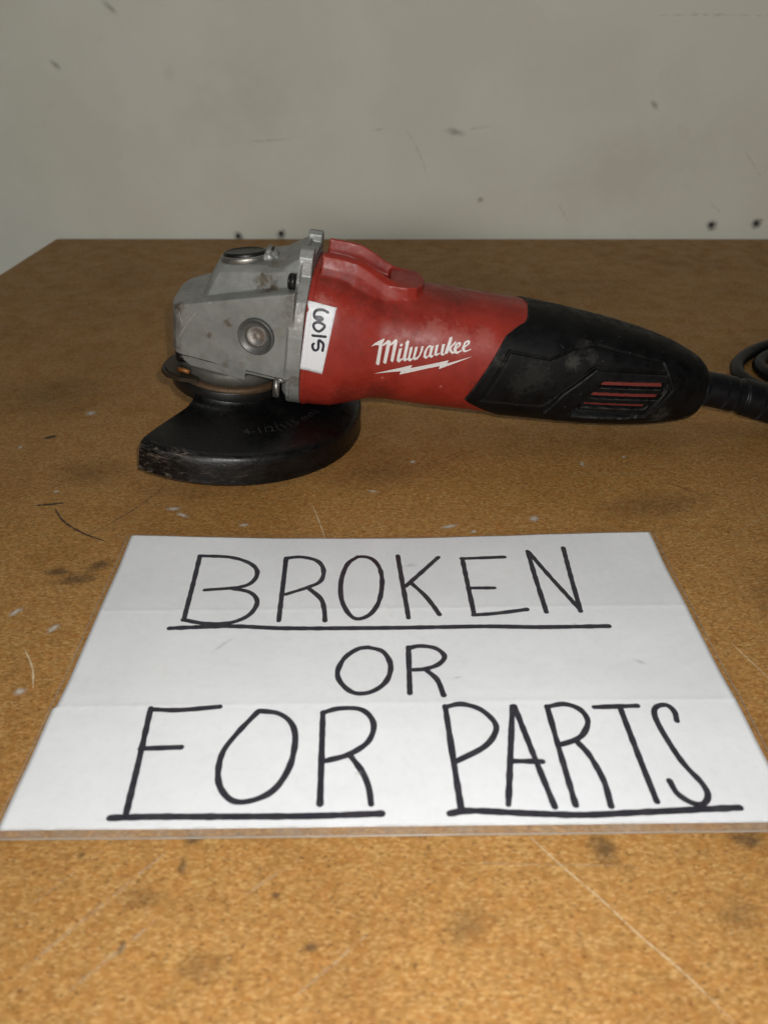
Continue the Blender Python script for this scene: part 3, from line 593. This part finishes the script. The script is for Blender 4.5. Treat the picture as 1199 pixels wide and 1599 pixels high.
# --- red motor housing with the two rails and the pad on top
bm = bmesh.new()
xs = np.concatenate([np.arange(38, 46, 0.4), np.arange(46, 150, 1.2)]); ph = np.linspace(0, 2 * np.pi, 145)[:-1]
rings = []
for x in xs:
    X, Y, Z = surf(np.full_like(ph, x), ph); rings.append([bm.verts.new((float(x), float(y), float(z))) for y, z in zip(Y, Z)])
for A, B in zip(rings, rings[1:]):
    for i in range(len(A)): bm.faces.new((A[i], A[(i + 1) % len(A)], B[(i + 1) % len(A)], B[i]))
bm.faces.new(rings[0][::-1]); bm.faces.new(rings[-1])
ro = np.array([(41, 91.3), (43.3, 91.1), (52, 90.5), (58, 89.6), (65, 86.4), (71.5, 82.8), (77, 80.9), (84, 80.6)])
ri = np.array([(41, 92.2), (42.6, 92.1), (52, 91.7), (59.5, 91.0), (67, 88.0), (72.2, 85.0), (77.9, 83.0), (84, 82.4)])
for sgn in (1, -1):
    st = []
    for x in np.arange(41.5, 84.1, 1.1):
        zo = float(np.interp(x, ro[:, 0], ro[:, 1])); zi = float(np.interp(x, ri[:, 0], ri[:, 1]))
        q = min(max((x - 76) / 8, 0), 1)
        st.append([bm.verts.new((float(x), -sgn * yy, zz)) for yy, zz in ((13.8 - 2.3 * q * q, zo), (10.6 - 2 * q * q, zi), (9.6 - 2 * q * q, zi - 5.0 if x < 70 else zi - 4), (9.6 - 2 * q * q, 66), (19.0 - 4 * q, zo - 11.5), (15.2 - 2 * q * q, zo - 4.5))])
    for A, B in zip(st, st[1:]):
        for i in range(6): bm.faces.new((A[i], A[(i + 1) % 6], B[(i + 1) % 6], B[i]))
    bm.faces.new(st[0]); bm.faces.new(st[-1][::-1])
pts = []
for zz, gr in ((82.0, 0), (66, 2.5)):
    for y, x in ((-14, 74.5), (-14.2, 82), (-12, 86.5), (-7, 89.5), (0, 90.5), (7, 89.5), (12, 86.5), (14.2, 82), (14, 74.5)): pts.append((x + (gr if x > 80 else 0), y, zz))
hull(bm, pts)
for v in bm.verts: v.co.x += 0.07 * (v.co.y + 33) * min(max(1 - (v.co.x - 38) / 30, 0), 1)
bmesh.ops.recalc_face_normals(bm, faces=bm.faces)
housing = from_bm('motor_housing', bm, 'red_plastic', grinder, True)
remesh(housing, 0.55, 3)
tag(housing, 'red plastic motor housing with white script lettering')

# --- black rubber rear handle with grip pad and vents
def sdf(P, X, Z):
    d = np.full(X.shape, 1e9); ins = np.zeros(X.shape, bool); m = len(P)
    for i in range(m):
        (x0, z0), (x1, z1) = P[i], P[(i + 1) % m]
        ex, ez = x1 - x0, z1 - z0; t = np.clip(((X - x0) * ex + (Z - z0) * ez) / (ex * ex + ez * ez + 1e-9), 0, 1)
        d = np.minimum(d, np.hypot(X - x0 - t * ex, Z - z0 - t * ez))
        cr = ((z0 > Z) != (z1 > Z)) & (X < (x1 - x0) * (Z - z0) / (z1 - z0 + 1e-12) + x0); ins ^= cr
    return np.where(ins, -d, d)
def stp(d, w): t = np.clip(0.5 - d / (2 * w), 0, 1); return t * t * (3 - 2 * t)
bp = np.array([(-180, 138), (-120, 138), (-75, 137), (-59, 136), (-56, 134), (-50, 133), (-33, 119), (-29, 116.7), (-26, 117.2), (40, 129.7), (50, 134.5), (56, 138.1), (62, 139.5), (90, 141), (130, 142), (180, 138)])
nphi = 420; phs = -np.pi + 2 * np.pi * np.arange(nphi) / nphi
fold = np.degrees(phs).copy()
far = np.abs(fold) > 90; fold[far] = np.sign(fold[far]) * (180 - np.abs(fold[far]))
# cluster along the outline: far side mirrors the near side
x0 = np.interp(fold, bp[:, 0], bp[:, 1])
lipx = np.array([0, 0, 0.15, 0.5]); lipo = np.array([-1.2, 0.0, 0.55, 0.8])
nt = 250; G = []
ts = np.linspace(0, 1, nt)
cols_x = [x0 + l for l in lipx]; offs = [np.full(nphi, o) for o in lipo]
for t in ts[1:]:
    cols_x.append(x0 + 0.5 + (236.3 - x0 - 0.5) * t); offs.append(np.full(nphi, 0.8))
CXs = np.stack(cols_x); OF = np.stack(offs); PH = np.broadcast_to(phs, CXs.shape)
X, Y, Z = surf(CXs, PH, 0.8)
dp = sdf(PAD, X, Z); df_ = sdf(FRAME, X, Z); dv = sdf(VENT, X, Z)
D = 0.5 * stp(dp, 0.5) - 1.05 * np.exp(-(dp / 0.5) ** 2)
D += 1.2 * stp(df_, 0.45) - 0.5 * np.exp(-((df_ - 0.6) / 0.5) ** 2) - 1.0 * stp(dv + 1.2, 0.5)
for s_ in SLOTS: D -= 2.9 * stp(sdf(s_, X, Z) - 0.45, 0.35)
D *= (np.abs(np.cos(PH)) > 0.2)
D = np.where(X < 152, np.maximum(D, -0.62), D)
OF = OF + np.where(OF >= 0.79, D, 0)
X, Y, Z = surf(CXs, PH, OF)
V = np.stack([X, Y, Z], -1).reshape(-1, 3); nr = CXs.shape[0]
F = []
for i in range(nr - 1):
    a = i * nphi
    for j in range(nphi):
        k = (j + 1) % nphi; F.append((a + j, a + nphi + j, a + nphi + k, a + k))
F.append(tuple((nr - 1) * nphi + j for j in range(nphi)))
handle = mesh('rear_handle', V, F, 'black_rubber', grinder, True)
tag(handle, 'dusty black rubber rear handle')
for s_ in SLOTS[:3]:
    patch('vent_slat', [[s_]], -1.15, 'vent_red', handle)

# --- lettering and sticker
lg = {k: v for k, v in LOGO.items()}
for key, dx in (('e1', -0.35), ('e2', -0.9)):
    cx = sum(q[0] for q in lg[key]) / len(lg[key]); cz = sum(q[1] for q in lg[key]) / len(lg[key])
    for kk in (key, key + 'h'): lg[kk] = [(cx + (q[0] - cx) * 1.14 + dx, cz + (q[1] - cz) * 1.1) for q in lg[kk]]
word = {'letter_m': [[lg['M1']], [lg['M2']], [lg['M3']]], 'letter_i': [[lg['i1']], [lg['i2']]], 'letter_l': [[lg['l']]], 'letter_w': [[lg['w1']], [lg['w2']], [lg['w3']]],
        'letter_a': [[lg['a1']], [lg['a2']]], 'letter_u': [[lg['u1']], [lg['u2']]], 'letter_k': [[lg['k1']], [lg['k2']]], 'letter_e': [[lg['e1'], lg['e1h']]], 'letter_e.001': [[lg['e2'], lg['e2h']]], 'lightning_bolt': [[lg['bolt']]]}
for nme, polys in word.items(): patch(nme, polys, 0.16, 'logo_white', housing)
stk = patch('sticker', [[STICKER]], 0.25, 'sticker_paper', grinder)
tag(stk, 'white paper sticker with handwritten 6015')
so = stk.modifiers.new('thickness', 'SOLIDIFY'); so.thickness = 0.1 * MM; so.offset = 1
for i, d in enumerate(DIGITS):
    v2, f2, _ = ribbon(d, 1.2, 0.35, 0.08, False, 90 + i)
    V = [(p[0], float(side_y(max(p[0], 38.0), p[1], 0.44 + 0.01 * i)), p[1]) for p in v2]
    mesh('digit', V, f2, 'ink', stk)

# --- cast gear head
bm = bmesh.new()
def plan(s=0.0, y=1.0):
    P = [(33, -33), (-18.5, -20.1), (-21.5, -18.3), (-23.6, -14.5), (-24.6, -7)]
    P = [(px + (s if px < 0 else 0), py + s) for px, py in P]
    return P + [(px, -py) for px, py in P[::-1]]
def side_plane(x): return -33 + (33 - x) * 0.25
def top_z(x): return 60.8 + (x + 22) * 0.33
low = plan()
hull(bm, [(x, y, 37.6) for x, y in low] + [(x, y * 0.985, top_z(x)) for x, y in low] + [(x + (1.2 if x < 0 else 0), y * 0.93, top_z(x) + 0.35) for x, y in low])
# raised box over the gears, then the web up to the flange
hull(bm, [(x, s * y, z) for s in (1, -1) for x, y, z in ((-12, 7, 60), (-10.8, 12, 60), (-8.5, 14.2, 62), (28, 22.6, 66),
    (-10.4, 7, 65), (-9.6, 11.6, 66), (-7.5, 13.7, 67), (-6.6, 6, 75.4), (-5.2, 10.6, 76), (-3.0, 12.5, 76.8), (27.6, 19.6, 83.4), (-4.8, 5, 78.8), (-3.6, 8, 79.2), (-0.8, 9.8, 79.8), (27, 15.6, 85))])
hull(bm, [(x, s * y, z) for s in (1, -1) for x, y, z in ((21, 21.6, 73), (25, 17, 84.2), (33, 23, 74), (33, 22.5, 82), (33, 17.5, 91), (27, 18.5, 85))])
def sup(hw, hh, zc, nn, m=56):
    out = []
    for i in range(m):
        a = 2 * math.pi * i / m; c, s = math.cos(a), math.sin(a)
        rho = 1 / ((abs(c) / hw) ** nn + (abs(s) / hh) ** nn) ** (1 / nn); out.append((rho * c, zc + rho * s))
    return out
prism_x(bm, sup(33.6, 35.2, 51.0, 2.5), 31.2, 37.9)
for s in (1, -1):   # two lugs on top of the flange
    hull(bm, [(x, s * y, z) for x in (31.6, 37.7) for y, z in ((9.5, 80), (10.3, 92.6), (12, 94.2), (16, 93.6), (18.3, 90.4), (20, 78))])
hull(bm, [(x, y, z) for x in (31.8, 37.6) for y, z in ((-12, 80), (12, 80), (-12, 89.2), (12, 89.2))])
hull(bm, [(29.8, y, z) for y, z in ((-31, 39), (31, 39), (-28, 30), (28, 30), (-14, 20), (14, 20))] + [(33, y, z) for y, z in ((-33, 40), (33, 40), (-31, 28), (31, 28), (-14, 16.8), (14, 16.8))])
# lip plate under the head with its step
hull(bm, [(x, s * y, z) for s in (1, -1) for x, y, z in ((-23.2, 14, 37.4), (-20.6, 18.2, 37.4), (-22.6, 13.5, 35.8), (-20.3, 17.6, 35.6), (-14.5, 20.4, 32.6), (-14.5, 21.0, 37.4), (12.4, 27.3, 31.8), (12.4, 27.9, 37.4))])
hull(bm, [(x, s * y, z) for s in (1, -1) for x, y, z in ((11, 27.2, 35.6), (11, 27.4, 37.4), (29, 31.7, 36.2), (29, 31.9, 37.6))])
for v in bm.verts: v.co.x += 0.07 * (v.co.y + 33) * min(max((v.co.x - 29) / 3, 0), 1)
case = from_bm('gear_case', bm, 'cast_metal', grinder, True)
remesh(case, 0.42, 2)
tag(case, 'scratched grey cast metal gear head')
# seam between head and lip plate, and bright scratches on the side
V, F, _ = ribbon([(-21.5, 37.6), (-6, 37.45), (10, 37.4), (30, 37.6)], 0.5, 1.0, 0.5, True, 3)
mesh('seam', [(q[0], side_plane(q[0]) + 0.05 if q[0] > -18.5 else -20.1 + (-18.5 - q[0]) * 0.6 + 0.05, q[1]) for q in V], F, 'dark_steel', case)
for i, (pts, w) in enumerate(SCRATCH):
    V, F, _ = ribbon(pts, w, 0.5, 0.4, True, 20 + i)
    mesh('scratch', [(q[0], side_plane(q[0]) - 0.12, q[1]) for q in V], F, 'bare_scratch', case)
# spindle lock button and its cup
bm = bmesh.new(); revolve(bm, [(10.1, -2), (11.2, -2), (11.5, 0.6), (11.1, 1.5), (10.6, 1.7), (10.1, 1.2), (10.1, -2)], seg=56)
ring = from_bm('button_ring', bm, 'worn_metal', case, True)
bm = bmesh.new(); revolve(bm, [(9.9, -1.5), (9.9, 2.2), (9.6, 2.9), (8.8, 3.1), (8.2, 2.7), (4, 2.6), (0.01, 2.6)], seg=48)
btn = from_bm('lock_button', bm, 'dark_steel', case, True)
for o in (ring, btn): o.location = (7.0 * MM, 0, 81.1 * MM); o.rotation_euler = (R(-7), R(-10.5), 0)
bm = bmesh.new(); hull(bm, [(x, y, z) for x, y in ((16, -7), (19, -6), (20, 0), (19, 6), (16, 7)) for z in (81, 86.6)] + [(23, y, 83) for y in (-5, 5)])
bmesh.ops.bevel(bm, geom=bm.edges[:], offset=0.7, segments=2, affect='EDGES')
from_bm('button_stop', bm, 'cast_metal', case, True)
# side handle socket
bm = bmesh.new()
revolve(bm, [(8.5, 2.5), (8.5, -1.7), (8.2, -2.1), (7.8, -2.05), (7.3, -1.4), (5.4, -0.55), (4.9, -0.7), (4.6, -0.9), (4.3, -0.6)], c=(0, 0), seg=56, axis='y')
sock = from_bm('handle_socket', bm, 'socket_grey', case, True)
bm = bmesh.new()
revolve(bm, [(4.6, -0.85), (4.1, -0.95), (3.7, -0.7), (3.3, -0.75), (2.9, -0.45), (2.5, -0.5), (2.0, -0.2), (1.2, -0.35), (0.01, -0.5)], seg=40, axis='y')
ins = from_bm('threaded_insert', bm, 'bright_metal', case, True)
for o in (sock, ins): o.location = (17.2 * MM, -28.95 * MM, 55.8 * MM); o.rotation_euler = (0, 0, R(-14))
# flange screw, small screw under the nose, guard latch pin
bm = bmesh.new(); cyl(bm, (-26.0, 82.0), 3.6, 3.6, 30.0, 32.6, 24, 'x'); cyl(bm, (-26.0, 82.0), 2.6, 3.6, 29.3, 30.0, 24, 'x')
from_bm('screw', bm, 'dark_steel', case, True)
bm = bmesh.new(); cyl(bm, (-18.5, -15.5), 4.0, 3.4, 37.0, 33.2, 24)
from_bm('screw', bm, 'dark_steel', case, True)
bm = bmesh.new(); hull(bm, [(x, y, z) for x in (26.4, 29.3) for y, z in ((-34.9, 37.2), (-32.2, 37.8), (-34.9, 29.0), (-32.4, 29.0))])
hull(bm, [(x, y, z) for x in (26.8, 32) for y, z in ((-33.2, 37.8), (-31, 37.8), (-33.2, 35.8), (-31, 35.8))])
bmesh.ops.bevel(bm, geom=bm.edges[:], offset=0.35, segments=2, affect='EDGES')
from_bm('latch_pin', bm, 'worn_metal', case, True)

# --- bearing retainer, spindle and guard
bm = bmesh.new(); revolve(bm, [(18, 33), (24.6, 32.6), (25.5, 31.5), (25.6, 29), (25.2, 26.2), (20, 26)], c=(2, 0), seg=72)
ret = from_bm('bearing_retainer', bm, 'dull_metal', grinder, True)
bm = bmesh.new(); revolve(bm, [(20, 26.1), (26.4, 26.1), (27.3, 25.2), (27.4, 23.4), (26.2, 22.6), (20, 22.4)], c=(2, 0), seg=72)
from_bm('retainer_ring', bm, 'rusty_metal', ret, True)
bm = bmesh.new(); cyl(bm, (0, 0), 7, 7, 3, 30, 32); cyl(bm, (0, 0), 17, 17, 10, 13, 48)
from_bm('spindle', bm, 'dark_steel', grinder, True)
prof = [(24, 22.5), (26.4, 22.3), (27.2, 21.3), (27.8, 19.6), (29.6, 17.6), (32.5, 16.3), (36, 15.8), (40, 15.75), (46, 15.6), (56, 15.3), (62, 14.95), (65.6, 14.5), (67.7, 13.5), (68.9, 12.0), (69.4, 10), (69.6, 7), (70, 3.5), (70.5, 0.4), (70.1, 0),
        (69.0, 0), (68.5, 3), (67.8, 7), (67.0, 9.2), (65.6, 10.9), (63.6, 12.2), (60, 13.1), (46, 13.8), (36, 14), (31.5, 14.6), (28.6, 16), (26.6, 18.4), (25.6, 20.5), (24, 20.8)]
bm = bmesh.new(); revolve(bm, prof, a0=-114, a1=66, seg=150, cap=True, close=True)
guard = from_bm('wheel_guard', bm, 'guard_paint', grinder, True)
guard.data.set_sharp_from_angle(angle=R(50))
tag(guard, 'scraped black steel wheel guard')
bm = bmesh.new(); revolve(bm, [(25, 24.2), (27.4, 24.2), (27.8, 23.5), (27.8, 17.6), (27.2, 17), (25, 17)], c=(1.0, 0), seg=80, close=True)
from_bm('guard_collar', bm, 'dark_steel', guard, True)
# raised size marking on the guard
tc = bpy.data.curves.new('size_marking', 'FONT'); tc.body = '4-1/2(115 mm)'; tc.size = 6.9; tc.space_character = 1.12; tc.resolution_u = 3
to = bpy.data.objects.new('size_marking_source', tc); col.objects.link(to)
bpy.context.view_layer.update()
tm = bpy.data.meshes.new_from_object(to.evaluated_get(bpy.context.evaluated_depsgraph_get()))
bpy.data.objects.remove(to)
bm = bmesh.new(); bm.from_mesh(tm); RB = 51.5
for v in bm.verts:
    a = R(-72) + v.co.x / RB; rr = RB - v.co.y; v.co = (rr * math.cos(a), rr * math.sin(a), 15.62 + (46 - rr) * 0.03 + 0.12)
from_bm('size_marking', bm, 'embossed', guard)
# lever plate and spring beside the collar
bm = bmesh.new(); pp = [(-10, -25.5), (-19, -25.5), (-25.5, -22.8), (-28.6, -18), (-28.8, -12), (-27.5, -4), (-22, 6), (-10, 8)]
hull(bm, [(x, y, z) for x, y in pp for z in (26.2, 28.2)]); hull(bm, [(x * 0.95, y * 0.95, z) for x, y in pp if x < -15 for z in (28, 29)])
from_bm('lever_plate', bm, 'brown_plate', guard, False)
bm = bmesh.new(); tube(bm, [(-19.5, -22.5, 31), (-17, -23.5, 31.4), (-14, -24.2, 31)], 1.1, 10)
from_bm('spring', bm, 'copper_spring', guard, True)

# --- strain relief and power cord
bm = bmesh.new()
sr = np.array([(232, 46.9, 8.6), (240, 46.9, 8.8), (250, 46.4, 8.9), (256, 45.8, 9.0), (256.8, 45.7, 8.5), (260.5, 45.3, 8.5), (261.2, 45.2, 9.4), (270, 44, 9.7), (280, 42.6, 9.7), (290, 41.2, 9.2), (296, 40.4, 7), (298, 40.2, 4.5)])
xs = np.sort(np.concatenate([np.arange(232, 298, 1.0), sr[:, 0]]))
rings = []
for x in xs:
    zc = float(np.interp(x, sr[:, 0], sr[:, 1])); r = float(np.interp(x, sr[:, 0], sr[:, 2]))
    rings.append([bm.verts.new((float(x), r * math.cos(2 * math.pi * i / 40), zc + r * math.sin(2 * math.pi * i / 40))) for i in range(40)])
for A, B in zip(rings, rings[1:]):
    for i in range(40): bm.faces.new((A[i], A[(i + 1) % 40], B[(i + 1) % 40], B[i]))
bm.faces.new(rings[0]); bm.faces.new(rings[-1][::-1])
from_bm('strain_relief', bm, 'cord_rubber', grinder, True)
cp = [(208, 376, 11), (225, 374, 10), (250, 372, 6), (290, 374, 4), (335, 392, 4), (358, 432, 4), (340, 474, 4), (300, 494, 4), (265, 494, 4), (246, 486.5, 4), (229.5, 474.5, 4), (216.5, 459, 4), (211.5, 448, 4), (209.5, 435, 4), (216, 418, 4),
      (240, 404, 4), (285, 404, 4), (318, 432, 4.3), (316, 466, 4.2), (285, 482, 4), (255, 479, 4), (240, 470, 4), (229.5, 459, 4), (226, 448, 4), (228.5, 436, 4), (243, 423, 4), (275, 421, 4.5), (302, 440, 9), (345, 452, 11.6), (380, 460, 6), (430, 470, 4)]
bm = bmesh.new(); tube(bm, [w2l(p) for p in catmull(cp, 2.0)], 3.95, 18)
from_bm('power_cord', bm, 'cord_rubber', grinder, True)
